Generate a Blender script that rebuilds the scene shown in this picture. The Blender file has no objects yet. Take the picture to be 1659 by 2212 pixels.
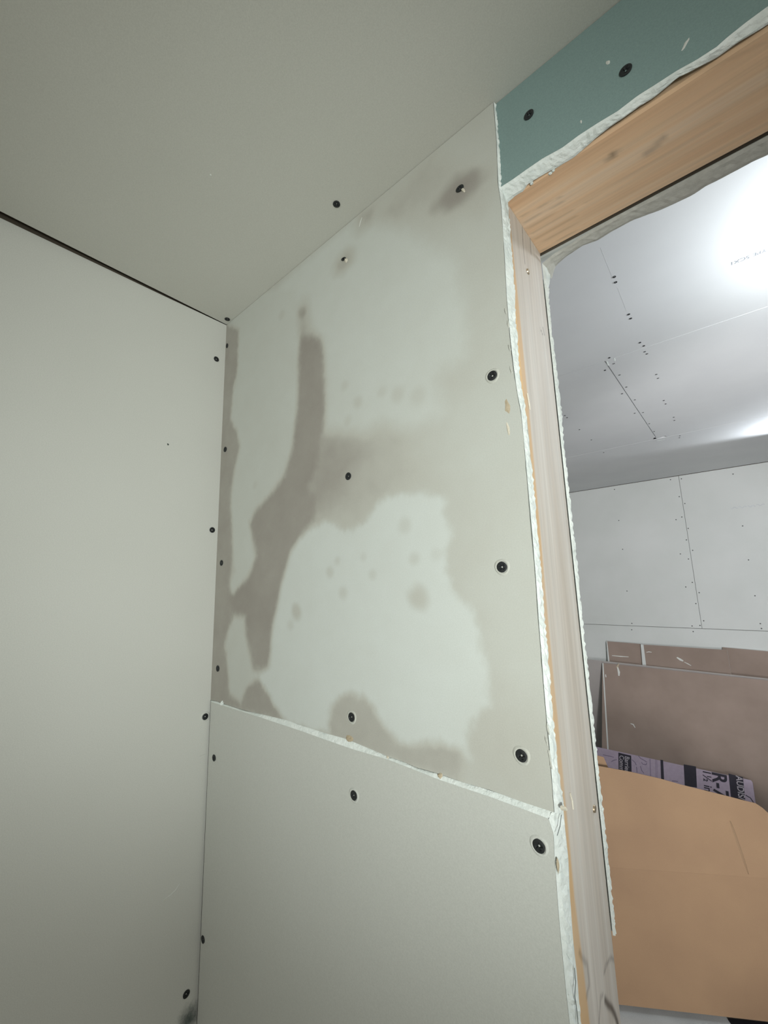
import bpy, bmesh, math, random
import numpy as np
from mathutils import Vector, Matrix
random.seed(4)
rng = np.random.default_rng(7)
sc = bpy.context.scene
COL = sc.collection

# ------------------------------------------------------------------ camera
F_PX = 891.05
CAM = np.array([0.621, -0.3168, 1.625])
ROT = np.array([[0.7538, 0.6566, -0.0270], [-0.1330, 0.1123, -0.9847], [-0.6435, 0.7458, 0.1720]])
_u, _s, _v = np.linalg.svd(ROT); ROT = _u @ _v
cd = bpy.data.cameras.new('camera'); cam = bpy.data.objects.new('camera', cd); COL.objects.link(cam)
cd.sensor_fit = 'HORIZONTAL'; cd.sensor_width = 36.0; cd.lens = F_PX * 36.0 / 1659.0
cd.clip_start = 0.01; cd.clip_end = 60
M = Matrix([list(ROT[0]), list(-ROT[1]), list(-ROT[2])]).transposed().to_4x4()
M.translation = Vector(CAM); cam.matrix_world = M
sc.camera = cam

# ------------------------------------------------------------------ world, lamps, exposure
w = bpy.data.worlds.new('world'); sc.world = w; w.use_nodes = True
w.node_tree.nodes['Background'].inputs[0].default_value = (0.8, 0.9, 1.0, 1)
w.node_tree.nodes['Background'].inputs[1].default_value = 0.05
sc.view_settings.view_transform = 'Standard'; sc.view_settings.look = 'None'
sc.view_settings.gamma = 1.0; sc.view_settings.use_curve_mapping = False
sc.view_settings.exposure = 0.0

def lamp(name, kind, loc, energy, color, aim=None, **kw):
    d = bpy.data.lights.new(name, kind); d.energy = energy; d.color = color
    for k, v in kw.items(): setattr(d, k, v)
    o = bpy.data.objects.new(name, d); COL.objects.link(o); o.location = loc
    if aim is not None:
        o.rotation_euler = (Vector(aim) - Vector(loc)).to_track_quat('-Z', 'Y').to_euler()
    return o
# hand-held lamp of the person taking the picture, behind the lens
lamp('hand_lamp', 'SPOT', (0.934, -0.556, 1.529), 21.5, (0.95, 1.0, 0.965), aim=(0.282, 0.0, 1.717), spot_size=math.radians(72), spot_blend=1.0, shadow_soft_size=0.04)
# broad fill added behind the viewer, standing in for ambient light
lamp('bathroom_fill', 'AREA', (1.40, -1.45, 1.50), 11.0, (0.97, 1.0, 0.96), aim=(0.30, 0.0, 1.75), shape='DISK', size=1.0)
# the far room's two work lamps hanging under its ceiling
lamp('far_lamp', 'POINT', (1.02, 0.97, 2.30), 18.0, (0.90, 0.96, 1.0), shadow_soft_size=0.05)
lamp('far_lamp_second', 'SPOT', (1.00, 2.85, 2.378), 20.0, (0.87, 0.93, 1.0), aim=(0.87, 2.32, 3.225),
     spot_size=math.radians(166), spot_blend=0.15, shadow_soft_size=0.03)
lamp('far_low_fill', 'AREA', (1.15, 0.40, 0.85), 20.0, (0.985, 0.98, 1.0), aim=(0.85, 3.77, 1.25), shape='DISK', size=0.3)  # unseen low fill, added to lift the far ceiling and the cardboard
lamp('far_wall_fill', 'SPOT', (1.3, 0.5, 2.0), 138.0, (0.985, 0.98, 1.0), aim=(-0.15, 3.77, 1.75), spot_size=math.radians(62), spot_blend=0.7, shadow_soft_size=0.12)  # added spot fill that brightens the back wall and mostly misses the box

# ------------------------------------------------------------------ dimensions of the place
ZN = 2.0736          # bathroom ceiling
ZF = 2.4400          # far room ceiling
YF = 3.7750          # far wall
XJ = 0.497           # door jamb face
ZH = 1.976           # underside of door header
YW0, YW1 = 0.0127, 0.1016   # stud depth in the partition
YB = 0.1143          # far face of the partition
XD = 1.27            # other side of the doorway

def at(u, v, p0, n):
    """point of the plane (p0, n) that the photograph shows at pixel u, v"""
    d = np.array([(u - 829.5) / F_PX, (v - 1106) / F_PX, 1.0]) @ ROT
    n = np.asarray(n, float); t = np.dot(np.asarray(p0, float) - CAM, n) / np.dot(d, n)
    return CAM + t * d
def on_x(u, v, x=0.0): return at(u, v, (x, 0, 0), (1, 0, 0))
def on_y(u, v, y=0.0): return at(u, v, (0, y, 0), (0, 1, 0))
def on_z(u, v, z=0.0): return at(u, v, (0, 0, z), (0, 0, 1))

# ------------------------------------------------------------------ materials
def srgb(h):
    c = [int(h[i:i+2], 16) / 255 for i in (0, 2, 4)]
    return tuple(x / 12.92 if x <= 0.04045 else ((x + 0.055) / 1.055) ** 2.4 for x in c) + (1,)
class NT:
    def __init__(s, name):
        s.m = bpy.data.materials.new(name); s.m.use_nodes = True; s.t = s.m.node_tree; s.t.nodes.clear()
        s.out = s.n('ShaderNodeOutputMaterial'); s.b = s.n('ShaderNodeBsdfPrincipled'); s.l(s.b, 0, s.out, 0)
        s.b.inputs['Roughness'].default_value = 0.85
        s.b.inputs['Specular IOR Level'].default_value = 0.25
    def n(s, t, **k):
        x = s.t.nodes.new(t)
        for a, b in k.items(): setattr(x, a, b)
        return x
    def l(s, a, i, b, j): s.t.links.new(a.outputs[i], b.inputs[j])
    def pos(s, scale=(1, 1, 1), loc=(0, 0, 0)):
        g = s.n('ShaderNodeNewGeometry'); mp = s.n('ShaderNodeMapping'); mp.inputs['Scale'].default_value = scale
        mp.inputs['Location'].default_value = loc
        s.l(g, 'Position', mp, 0); return mp
    def noise(s, src, sc_, det=3, rough=0.5):
        x = s.n('ShaderNodeTexNoise'); x.inputs['Scale'].default_value = sc_; x.inputs['Detail'].default_value = det
        x.inputs['Roughness'].default_value = rough; s.l(src, 0, x, 'Vector'); return x
    def ramp(s, src, i, stops, interp='LINEAR'):
        r = s.n('ShaderNodeValToRGB'); r.color_ramp.interpolation = interp
        e = r.color_ramp.elements
        while len(e) < len(stops): e.new(0.5)
        for k, (p, c) in enumerate(stops): e[k].position = p; e[k].color = c if len(c) == 4 else (*c, 1)
        s.l(src, i, r, 0); return r
    def mix(s, fac, a, b, mode='MIX'):
        m = s.n('ShaderNodeMix', data_type='RGBA', blend_type=mode)
        for v, k in ((fac, 0), (a, 6), (b, 7)):
            if isinstance(v, tuple) and isinstance(v[0], bpy.types.Node): s.l(v[0], v[1], m, k)
            else: m.inputs[k].default_value = v
        return (m, 2)
    def base(s, v):
        if isinstance(v[0], bpy.types.Node): s.l(v[0], v[1], s.b, 'Base Color')
        else: s.b.inputs['Base Color'].default_value = v
    def bump(s, src, i, strength, dist):
        b = s.n('ShaderNodeBump'); b.inputs['Strength'].default_value = strength; b.inputs['Distance'].default_value = dist
        s.l(src, i, b, 'Height'); s.l(b, 0, s.b, 'Normal')

def paper(name, hexa, hexb, grain=0.10, cloud=2.2, fine=900):
    t = NT(name); p = t.pos()
    c = t.noise(p, cloud, 3, 0.55)
    r = t.ramp(c, 0, [(0.30, srgb(hexa)), (0.70, srgb(hexb))])
    f = t.noise(p, fine, 2, 0.7)
    g = t.ramp(f, 0, [(0.25, (1 - grain,) * 3), (0.75, (1 + grain * 0.2,) * 3)])
    t.base(t.mix(1.0, (r, 0), (g, 0), 'MULTIPLY'))
    t.bump(f, 0, 0.08, 0.0006)
    return t.m
MAT = {}
MAT['paper_wall'] = paper('paper_wall', 'CDCEC7', 'D4D5CF')
def smudged():
    m = paper('paper_wall_smudged', 'CDCEC7', 'D4D5CF'); t = NT.__new__(NT); t.m = m; t.t = m.node_tree
    t.b = [n for n in t.t.nodes if n.type == 'BSDF_PRINCIPLED'][0]
    src = t.b.inputs['Base Color'].links[0].from_socket
    p = t.pos(); c = on_x(408, 2200); d = t.n('ShaderNodeVectorMath', operation='DISTANCE'); d.inputs[1].default_value = tuple(c); t.l(p, 0, d, 0)
    nz = t.noise(p, 130, 5, 0.7); a = t.n('ShaderNodeMath', operation='MULTIPLY_ADD'); a.inputs[1].default_value = 0.022; t.l(nz, 0, a, 0); t.l(d, 'Value', a, 2)
    r = t.ramp(a, 0, [(0.014, (1, 1, 1, 1)), (0.030, (0, 0, 0, 1))])
    mx = t.n('ShaderNodeMix', data_type='RGBA'); t.l(r, 0, mx, 0); t.t.links.new(src, mx.inputs[6]); mx.inputs[7].default_value = srgb('59625E'); t.l(mx, 2, t.b, 'Base Color')
    return m
MAT['paper_wall_smudged'] = smudged()
MAT['paper_ceiling'] = paper('paper_ceiling', 'CBCBC2', 'D2D2CA')
MAT['paper_low'] = paper('paper_low', 'C6C8C1', 'CCCEC8')
MAT['paper_ring'] = paper('paper_ring', 'BFC0B7', 'C4C5BC')
MAT['paper_far'] = paper('paper_far', 'CDD0CC', 'D6D8D5', 0.06)
MAT['paper_far_ceiling'] = paper('paper_far_ceiling', 'CFD1D2', 'D8DADA', 0.06)
MAT['paper_green'] = paper('paper_green', '829996', '8AA19E', 0.12)
MAT['paper_back'] = paper('paper_back', '8F7F74', '9C8B80', 0.10, 5)
MAT['paper_grey'] = paper('paper_grey', 'A39D99', 'ABA5A1', 0.1, 5)
MAT['cardboard'] = paper('cardboard', '9C7F64', 'A7896B', 0.12, 4)
MAT['cardboard_inner'] = paper('cardboard_inner', '9A7F64', 'A3886C', 0.12, 4)
MAT['concrete'] = paper('concrete', 'B2B4B2', 'C6C8C6', 0.15, 6, 300)
MAT['subfloor'] = paper('subfloor', '6A5842', '7A664E', 0.2)
MAT['framing'] = paper('framing', '8A7356', '9A8264', 0.2)
MAT['dark_void'] = paper('dark_void', '5E564B', '6E6558', 0.2)
MAT['torn'] = paper('torn', 'CFC6B2', 'E3DED0', 0.15, 60)
MAT['tan_core'] = paper('tan_core', 'B5A68C', 'C4B69E', 0.15, 60)
def gypsum():
    t = NT('gypsum'); p = t.pos()
    n = t.noise(p, 190, 5, 0.65); c = t.noise(p, 45, 4, 0.6)
    r = t.ramp(c, 0, [(0.25, srgb('D0D8D4')), (0.5, srgb('E6ECE8')), (0.8, srgb('F0F4F1'))])
    t.base((r, 0)); t.bump(n, 0, 0.7, 0.002); return t.m
MAT['gypsum'] = gypsum()
def gyp_far():
    t = NT('gypsum_dusty'); p = t.pos(); n = t.noise(p, 160, 5, 0.65)
    r = t.ramp(n, 0, [(0.3, srgb('BDBCB4')), (0.7, srgb('D0CFC8'))]); t.base((r, 0)); t.bump(n, 0, 0.3, 0.001); return t.m
MAT['gypsum_dusty'] = gyp_far()
def damp():
    t = NT('damp_paper'); p = t.pos()
    a = t.n('ShaderNodeAttribute', attribute_name='damp')
    nz = t.noise(p, 38, 5, 0.6)
    ma = t.n('ShaderNodeMath', operation='MULTIPLY_ADD'); ma.inputs[1].default_value = 0.16
    t.l(nz, 0, ma, 0); t.l(a, 'Fac', ma, 2)
    ms = t.n('ShaderNodeMath', operation='SUBTRACT'); ms.inputs[1].default_value = 0.08; t.l(ma, 0, ms, 0)
    r = t.ramp(ms, 0, [(0.0, srgb('D0D5D0')), (0.25, srgb('C6C9C2')), (0.5, srgb('BDBDB4')), (0.75, srgb('A39F97')), (1.0, srgb('8A837C'))])
    f = t.noise(p, 900, 2, 0.7); g = t.ramp(f, 0, [(0.25, (0.92,) * 3), (0.75, (1.02,) * 3)])
    t.base(t.mix(1.0, (r, 0), (g, 0), 'MULTIPLY')); t.bump(f, 0, 0.08, 0.0006)
    return t.m
MAT['damp_paper'] = damp()
def wood(name, axis, lo, mid, hi, front=None):
    t = NT(name); s = [150, 150, 150]; s[axis] = 5
    p = t.pos(tuple(s)); n1 = t.noise(p, 0.35, 4, 0.6); n2 = t.noise(p, 1.6, 3, 0.6)
    r = t.ramp(n1, 0, [(0.30, srgb(lo)), (0.5, srgb(mid)), (0.72, srgb(hi))])
    g = t.ramp(n2, 0, [(0.25, (0.86,) * 3), (0.7, (1.03,) * 3)])
    c = t.mix(1.0, (r, 0), (g, 0), 'MULTIPLY')
    if front:                                   # fresh orange edge of the stud, dusted white further in
        a = t.n('ShaderNodeAttribute', attribute_name='edge')
        c = t.mix((a, 2), c, srgb(front))
    a = t.n('ShaderNodeAttribute', attribute_name='mark')
    c = t.mix((a, 2), c, srgb('4A3C30'))
    t.base(c); t.b.inputs['Roughness'].default_value = 0.7
    t.bump(n2, 0, 0.15, 0.001); return t.m
MAT['jamb_wood'] = wood('jamb_wood', 2, 'C9BFB3', 'D0C8BE', 'D8D3CB', 'D0AE84')
MAT['header_wood'] = wood('header_wood', 0, 'E6BC96', 'EDCAA6', 'F2DAC0')
def metal(name, h, rough):
    t = NT(name); p = t.pos(); n = t.noise(p, 400, 2); r = t.ramp(n, 0, [(0.3, srgb(h)), (0.8, srgb(h))])
    t.base((r, 0)); t.b.inputs['Metallic'].default_value = 0.7 if 'nail' in name else 0.15; t.b.inputs['Roughness'].default_value = rough
    t.b.inputs['Specular IOR Level'].default_value = 0.5; return t.m
MAT['screw_black'] = metal('screw_black', '26292A', 0.6)
MAT['nail_steel'] = metal('nail_steel', 'B8A890', 0.3)
def plain(name, h, rough=0.8):
    t = NT(name); p = t.pos(); n = t.noise(p, 60, 3)
    c = srgb(h); r = t.ramp(n, 0, [(0.3, tuple(x * 0.9 for x in c[:3])), (0.7, c)]); t.base((r, 0)); t.b.inputs['Roughness'].default_value = rough
    return t.m
MAT['foam'] = plain('foam', 'B3A4B4', 0.6)
MAT['foam_ink'] = plain('foam_ink', '3A3740')
MAT['foam_ink_pale'] = plain('foam_ink_pale', '83778A')
MAT['foam_white'] = plain('foam_white', 'B9B2B8')
MAT['ink'] = plain('ink', '8B9096')
MAT['ink_faint'] = plain('ink_faint', 'CBCECF')
MAT['chalk'] = plain('chalk', 'D8DAD4')
MAT['black_rubber'] = plain('black_rubber', '232226', 0.7)
MAT['smudge'] = plain('smudge', '4C5450')

# ------------------------------------------------------------------ object helpers
def link(name, me, mat, parent=None, loc=None):
    o = bpy.data.objects.new(name, me); COL.objects.link(o)
    if mat is not None and not me.materials: me.materials.append(MAT[mat])
    if parent is not None: o.parent = parent
    if loc is not None: o.location = loc
    return o
def pyd(name, v, f, mat, parent=None, smooth=False):
    me = bpy.data.meshes.new(name); me.from_pydata([tuple(map(float, x)) for x in v], [], [tuple(map(int, x)) for x in f]); me.update()
    if smooth: me.polygons.foreach_set('use_smooth', [True] * len(me.polygons))
    return link(name, me, mat, parent)
def box(name, lo, hi, mat, parent=None, bevel=0.0):
    bm = bmesh.new(); bmesh.ops.create_cube(bm, size=1)
    for v in bm.verts:
        for k in range(3): v.co[k] = lo[k] + (v.co[k] + 0.5) * (hi[k] - lo[k])
    if bevel: bmesh.ops.bevel(bm, geom=bm.edges[:], offset=bevel, segments=2, affect='EDGES', profile=0.6)
    me = bpy.data.meshes.new(name); bm.to_mesh(me); bm.free(); return link(name, me, mat, parent)
def slab(name, pts, off, mat, parent=None):
    """flat polygon pts (3D) given thickness by the vector off"""
    n = len(pts); off = np.asarray(off, float)
    P = [np.asarray(p, float) for p in pts]; V = P + [p + off for p in P]
    a = np.zeros(3)
    for i in range(n): a += np.cross(P[i], P[(i + 1) % n])
    ii = list(range(n)) if np.dot(a, off) < 0 else list(range(n))[::-1]
    f = [ii, [i + n for i in ii[::-1]]]
    for k in range(n):
        i, j = ii[k], ii[(k + 1) % n]; f.append([j, i, i + n, j + n])
    me = bpy.data.meshes.new(name); me.from_pydata([tuple(v) for v in V], [], f); me.update()
    bm = bmesh.new(); bm.from_mesh(me); bmesh.ops.triangulate(bm, faces=[x for x in bm.faces if len(x.verts) > 4]); bmesh.ops.recalc_face_normals(bm, faces=bm.faces[:]); bm.to_mesh(me); bm.free()
    return link(name, me, mat, parent)
def empty(name, loc, label=None, cat=None, kind=None, group=None):
    o = bpy.data.objects.new(name, None); COL.objects.link(o); o.location = loc; o.empty_display_size = 0.1
    return tag(o, label, cat, kind, group)
def tag(o, label=None, cat=None, kind=None, group=None):
    for k, v in (('label', label), ('category', cat), ('kind', kind), ('group', group)):
        if v: o[k] = v
    return o
def resample(P, step):
    P = np.asarray(P, float); d = np.r_[0, np.cumsum(np.linalg.norm(np.diff(P, axis=0), axis=1))]
    n = max(2, int(d[-1] / step)); s = np.linspace(0, d[-1], n)
    return np.stack([np.interp(s, d, P[:, k]) for k in range(3)], 1)
def wob(n, amp, seed, rough=0.6):
    r = np.random.default_rng(seed); x = np.zeros(n); f = 1.0; a = amp
    for k in range(5):
        m = max(2, int(n / (16 / f)) + 2); x += a * np.interp(np.linspace(0, 1, n), np.linspace(0, 1, m), r.uniform(-1, 1, m)); f *= 2; a *= rough
    return x
def strip(name, A, B, mat, parent, nrm, thick=0.0012, step=0.0025, cols=6, jag=0.0008, crumb=0.0007, seed=1, skirt=0.002):
    """crumbling broken edge between the two 3D lines A and B, standing proud along nrm"""
    n = max(4, int(np.sum(np.linalg.norm(np.diff(np.asarray(A), axis=0), axis=1)) / step))
    def rs(P):
        P = np.asarray(P, float); d = np.r_[0, np.cumsum(np.linalg.norm(np.diff(P, axis=0), axis=1))]; s = np.linspace(0, d[-1], n)
        return np.stack([np.interp(s, d, P[:, k]) for k in range(3)], 1)
    a, b = rs(A), rs(B); w_ = b - a; wl = np.linalg.norm(w_, axis=1, keepdims=True) + 1e-9; wu = w_ / wl
    b = b + wu * wob(n, jag, seed)[:, None]; nrm = np.asarray(nrm, float); r = np.random.default_rng(seed + 9)
    V = []; 
    for c in range(cols):
        t = c / (cols - 1); h = thick * (0.15 if c in (0, cols - 1) else 1.0)
        P = a + (b - a) * t + nrm * (h + (r.uniform(-1, 1, n) * crumb if 0 < c < cols - 1 else np.zeros(n)))[:, None]
        V.append(P)
    back = [None, b - nrm * skirt]
    V = V + [back[1]]; m = len(V); VV = np.concatenate(V); f = []
    for c in range(m - 1):
        for i in range(n - 1): f.append((c * n + i, c * n + i + 1, (c + 1) * n + i + 1, (c + 1) * n + i))
    me = bpy.data.meshes.new(name); me.from_pydata([tuple(x) for x in VV], [], f); me.update()
    # face the way of nrm
    if np.dot(np.array(me.polygons[(m // 2) * (n - 1)].normal), nrm) < 0: me.flip_normals()
    return link(name, me, mat, parent)
def flake(name, P, nrm, r, mat, parent, stretch=(1, 1), rot=0.0, h=0.0015, seed=0):
    """little curl of torn paper or plaster on a surface"""
    g = np.random.default_rng(seed); nrm = Vector(nrm).normalized(); up = Vector((0, 0, 1)) if abs(nrm.z) < 0.9 else Vector((0, 1, 0))
    e1 = up.cross(nrm).normalized(); e2 = nrm.cross(e1); P = Vector(P); V = [P + nrm * h]; k = 9
    for ring, rr, hh in ((0, 0.55, 0.8), (1, 1.0, 0.05)):
        for i in range(k):
            a = 2 * math.pi * i / k; q = r * rr * g.uniform(0.7, 1.2); x, y = q * math.cos(a) * stretch[0], q * math.sin(a) * stretch[1]
            x, y = x * math.cos(rot) - y * math.sin(rot), x * math.sin(rot) + y * math.cos(rot)
            V.append(P + e1 * x + e2 * y + nrm * h * hh * g.uniform(0.5, 1.2))
    f = [(0, 1 + i, 1 + (i + 1) % k) for i in range(k)]
    for i in range(k): j = (i + 1) % k; f += [(1 + i, 1 + k + i, 1 + k + j), (1 + i, 1 + k + j, 1 + j)]
    return pyd(name, V, f, mat, parent)
def ribbon(name, pts, nrm, wdt, mat, parent, h=0.0003, taper=True):
    """thin drawn or scratched line lying on a surface"""
    P = [np.asarray(p, float) for p in pts]; nrm = np.asarray(nrm, float); n = len(P); V = []; f = []
    for i in range(n):
        t = P[min(i + 1, n - 1)] - P[max(i - 1, 0)]; t /= np.linalg.norm(t); s = np.cross(nrm, t)
        k = wdt * (0.5 if not taper else 0.15 + 0.35 * math.sin(math.pi * (i + 0.3) / (n - 0.4)))
        V += [P[i] - s * k, P[i] + nrm * h, P[i] + s * k]
    V = [v + nrm * 0.0001 for v in V]
    for i in range(n - 1):
        for c in (0, 1): f.append((3 * i + c, 3 * i + c + 1, 3 * i + c + 4, 3 * i + c + 3))
    o = pyd(name, V, f, mat, parent)
    if np.dot(np.array(o.data.polygons[0].normal), nrm) < 0: o.data.flip_normals()
    return o
def text(name, s, org, ex, ey, size, mat, parent, lift=0.0004, sx=1.0, bold=0.0):
    cu = bpy.data.curves.new(name, 'FONT'); cu.body = s; cu.size = size; cu.offset = bold
    to = bpy.data.objects.new(name, cu); COL.objects.link(to); dg = bpy.context.evaluated_depsgraph_get()
    me = bpy.data.meshes.new_from_object(to.evaluated_get(dg)); bpy.data.objects.remove(to); bpy.data.curves.remove(cu)
    ex, ey, org = Vector(ex).normalized(), Vector(ey).normalized(), Vector(org); nz = ex.cross(ey)
    for v in me.vertices: v.co = org + ex * v.co.x * sx + ey * v.co.y + nz * lift
    me.materials.clear(); return link(name, me, mat, parent)
def set_attr(o, name, vals):
    a = o.data.attributes.new(name, 'FLOAT', 'POINT'); a.data.foreach_set('value', np.asarray(vals, np.float32))

# --- drywall screw: bugle head with a cross recess, and the pressed paper ring round it
def screw_mesh(R=0.0044, segs=24, rings=6):
    V = [(0, 0, -0.0016)]; f = []
    for k in range(1, rings + 1):
        r = R * k / rings
        for i in range(segs):
            a = 2 * math.pi * i / segs; x, y = r * math.cos(a), r * math.sin(a)
            cross = (abs(x) < R * 0.14 or abs(y) < R * 0.14) and r < R * 0.62
            V.append((x, y, -0.0008 if cross else 0.0004 - 0.0004 * (r / R) ** 4))
    for i in range(segs): V.append((R * math.cos(2 * math.pi * i / segs) * 0.55, R * math.sin(2 * math.pi * i / segs) * 0.55, -0.006))
    for i in range(segs):
        j = (i + 1) % segs; f.append((0, 1 + i, 1 + j))
        for k in range(rings): a, b = 1 + k * segs, 1 + (k + 1) * segs; f.append((a + i, b + i, b + j, a + j))
    me = bpy.data.meshes.new('screw'); me.from_pydata(V, [], f); me.update(); me.materials.append(MAT['screw_black']); return me
def ring_mesh(R=0.0050, Ro=0.0078, segs=24):
    V = []; f = []; prof = [(R * 0.86, -0.0004), (R * 0.98, 0.0005), (R * 1.08, 0.0006), (R * 1.22, 0.0003), (Ro * 0.87, -0.0001)]
    for r, z in prof:
        for i in range(segs): a = 2 * math.pi * i / segs; q = 1 + 0.05 * math.sin(3 * a + r * 900); V.append((r * q * math.cos(a), r * q * math.sin(a), z))
    for k in range(len(prof) - 1):
        for i in range(segs): j = (i + 1) % segs; f.append((k * segs + i, (k + 1) * segs + i, (k + 1) * segs + j, k * segs + j))
    me = bpy.data.meshes.new('screw_dimple'); me.from_pydata(V, [], f); me.update(); me.polygons.foreach_set('use_smooth', [True] * len(me.polygons)); return me
SCREW = screw_mesh(); SCREW_FAR = screw_mesh(0.0043, 10, 2); RINGS = {}
def orient(n):
    return Vector(n).to_track_quat('Z', 'Y').to_euler()
def put_screw(P, n, parent, far=False, ring=None, squash=1.0, lift=0.0009):
    o = bpy.data.objects.new('screw', SCREW_FAR if far else SCREW); COL.objects.link(o); o.parent = parent
    n = Vector(n); o.location = Vector(P) + n * lift; o.rotation_euler = orient(n); o.scale = (squash, 1, 1)
    o.rotation_euler.rotate_axis('Z', random.uniform(0, 1.5))
    if ring:
        if ring not in RINGS: RINGS[ring] = ring_mesh(); RINGS[ring].materials.append(MAT[ring])
        r = bpy.data.objects.new('screw_dimple', RINGS[ring]); COL.objects.link(r); r.parent = parent
        r.location = Vector(P) + n * 0.0002; r.rotation_euler = orient(n)
    return o

# ================================================================== SETTING
# ---- floor
tag(box('floor', (-1.75, 0.06, -0.12), (4.2, YF + 0.12, 0.0), 'concrete'), 'bare grey concrete floor of the room beyond the doorway', 'floor', 'structure')
tag(box('floor', (-0.12, -1.75, -0.12), (2.3, 0.0595, 0.0), 'subfloor'), 'bare brown plywood subfloor of the bathroom', 'floor', 'structure')

# ---- wall on the left
wl = empty('wall_left', (0, -0.8, 0), 'plain grey drywall wall at the left of the corner', 'wall', 'structure')
wl.location = (0, 0, 0)
box('stud_framing', (-0.10, -1.6, 0), (-0.0135, 0.0, ZN + 0.02), 'dark_void', wl)
top = [(0, 0.0, ZN - 0.0008), (0, -0.10, ZN - 0.0018), (0, -1.6, ZN - 0.0020)]
pl = slab('drywall_panel', [(0, 0.0, 0.0)] + top + [(0, -1.6, 0.0)], (-0.0127, 0, 0), 'paper_wall_smudged', wl)
for u, v, rg in ((467, 776, 0), (458, 1145, 0), (443, 1548, 1), (402, 2147, 0)):
    put_screw(on_x(u, v, 0), (1, 0, 0), pl, ring='paper_wall' if rg else None)
ribbon('scratch', [on_x(u, v) for u, v in ((352, 1945), (368, 1934), (380, 1922), (389, 1908))], (1, 0, 0), 0.0022, 'chalk', pl)
ribbon('scratch', [on_x(u, v) for u, v in ((350, 1690), (362, 1678), (372, 1674))], (1, 0, 0), 0.0012, 'chalk', pl)
ribbon('scratch', [on_x(u, v) for u, v in ((430, 1634), (438, 1631), (445, 1628))], (1, 0, 0), 0.0010, 'chalk', pl)
flake('pencil_tick', on_x(363, 960), (1, 0, 0), 0.0016, 'smudge', pl, h=0.0002, seed=3)

# ---- bathroom ceiling
ce = empty('ceiling', (0, 0, 0), 'grey drywall ceiling over the damp corner', 'ceiling', 'structure')
box('joist_deck', (-0.12, -1.75, ZN + 0.014), (2.3, 0.10, ZN + 0.10), 'dark_void', ce)
pc = slab('drywall_panel', [(0.0003, 0.0125, ZN), (0.0022, -0.06, ZN), (0.0056, -0.18, ZN), (0.0094, -0.29, ZN), (0.013, -0.40, ZN), (0.016, -1.6, ZN), (2.2, -1.6, ZN), (2.2, 0.0125, ZN)], (0, 0, 0.0127), 'paper_ceiling', ce)
put_screw(on_z(727, 440, ZN), (0, 0, -1), pc)
put_screw(on_z(491, 689, ZN), (0, 0, -1), pc)
flake('plaster_crumb', on_z(455, 378, ZN), (0, 0, -1), 0.0012, 'chalk', pc, h=0.0006, seed=8)

# ---- wall on the right: damp upper board, lower board, green board over the door
wr = empty('wall_right', (0, 0, 0), 'drywall partition with the damp stained board beside the doorway', 'wall', 'structure')
top_y0 = ZN - 0.0006
seam_top = [(455, 1512), (470, 1515), (480, 1519), (530, 1535), (575, 1545), (620, 1556), (660, 1570), (700, 1583), (740, 1594), (752, 1598), (800, 1618), (838, 1634), (870, 1645), (900, 1658), (950, 1672), (1000, 1690), (1060, 1707), (1130, 1733), (1197, 1755)]
seam_low = [(455, 1516), (500, 1530), (560, 1549), (650, 1579), (700, 1597), (760, 1618), (838, 1641), (900, 1665), (950, 1685), (1060, 1722), (1130, 1748), (1192, 1771)]
PROUD = -0.0015
ST = np.array([on_y(u, v, 0.0) for u, v in seam_top]); ST[0, 0] = 0.0; ST[-1, 0] = XJ
SL = np.array([on_y(u, v, PROUD) for u, v in seam_low]); SL[0, 0] = 0.0038; SL[-1, 0] = XJ - 0.004
front_px = [(1067, 228), (1072, 300), (1076, 400), (1082, 440), (1086, 500), (1090, 560), (1094, 640), (1099, 700), (1104, 750), (1110, 800), (1117, 850), (1125, 890), (1130, 930), (1136, 1000), (1143, 1080), (1150, 1160), (1157, 1250), (1163, 1340), (1168, 1400), (1174, 1480), (1181, 1560), (1187, 1620), (1192, 1690), (1197, 1755)]
FR = np.array([on_y(u, v, 0.0) for u, v in front_px]); FR[:, 0] = np.clip(FR[:, 0], XJ - 0.003, XJ + 0.002); FR[0, 2] = top_y0
def fr_x(z): return np.interp(z, FR[::-1, 2], FR[::-1, 0]) - 0.0004
# grid of the upper board carrying the damp stain
NX, NZ = 210, 250
gx, gz = np.meshgrid(np.linspace(0, 1, NX), np.linspace(0, 1, NZ))
zb = lambda x: np.interp(x, ST[:, 0], ST[:, 2])
X = gx * XJ; Z = zb(X) + gz * (top_y0 - zb(X))
sg = np.clip((gx - 0.9) / 0.1, 0, 1); X = X + sg * (fr_x(Z) - XJ) + (gx == 1) * np.interp(Z, np.linspace(1.4, 2.1, 300), wob(300, 0.0004, 5))
def pip(px, py, poly):
    """signed distance (negative inside) of points to a polygon"""
    P = np.asarray(poly, float); d = np.full(px.shape, 1e9); ins = np.zeros(px.shape, bool)
    for i in range(len(P)):
        a, b = P[i], P[(i + 1) % len(P)]; e = b - a; t = np.clip(((px - a[0]) * e[0] + (py - a[1]) * e[1]) / (e @ e + 1e-12), 0, 1)
        d = np.minimum(d, np.hypot(px - a[0] - t * e[0], py - a[1] - t * e[1]))
        c = (a[1] > py) != (b[1] > py)
        with np.errstate(divide='ignore', invalid='ignore'): ins ^= c & (px < (b[0] - a[0]) * (py - a[1]) / (b[1] - a[1] + 1e-15) + a[0])
    return np.where(ins, -d, d)
def c6(*p): return [(440 + u / 2.0738, 600 + v / 2.0738) for u, v in p]
def c7(*p): return [(440 + u / 2.0738, 1100 + v / 2.0738) for u, v in p]
def wallpoly(px): return [on_y(u, v)[[0, 2]] for u, v in px]
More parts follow.
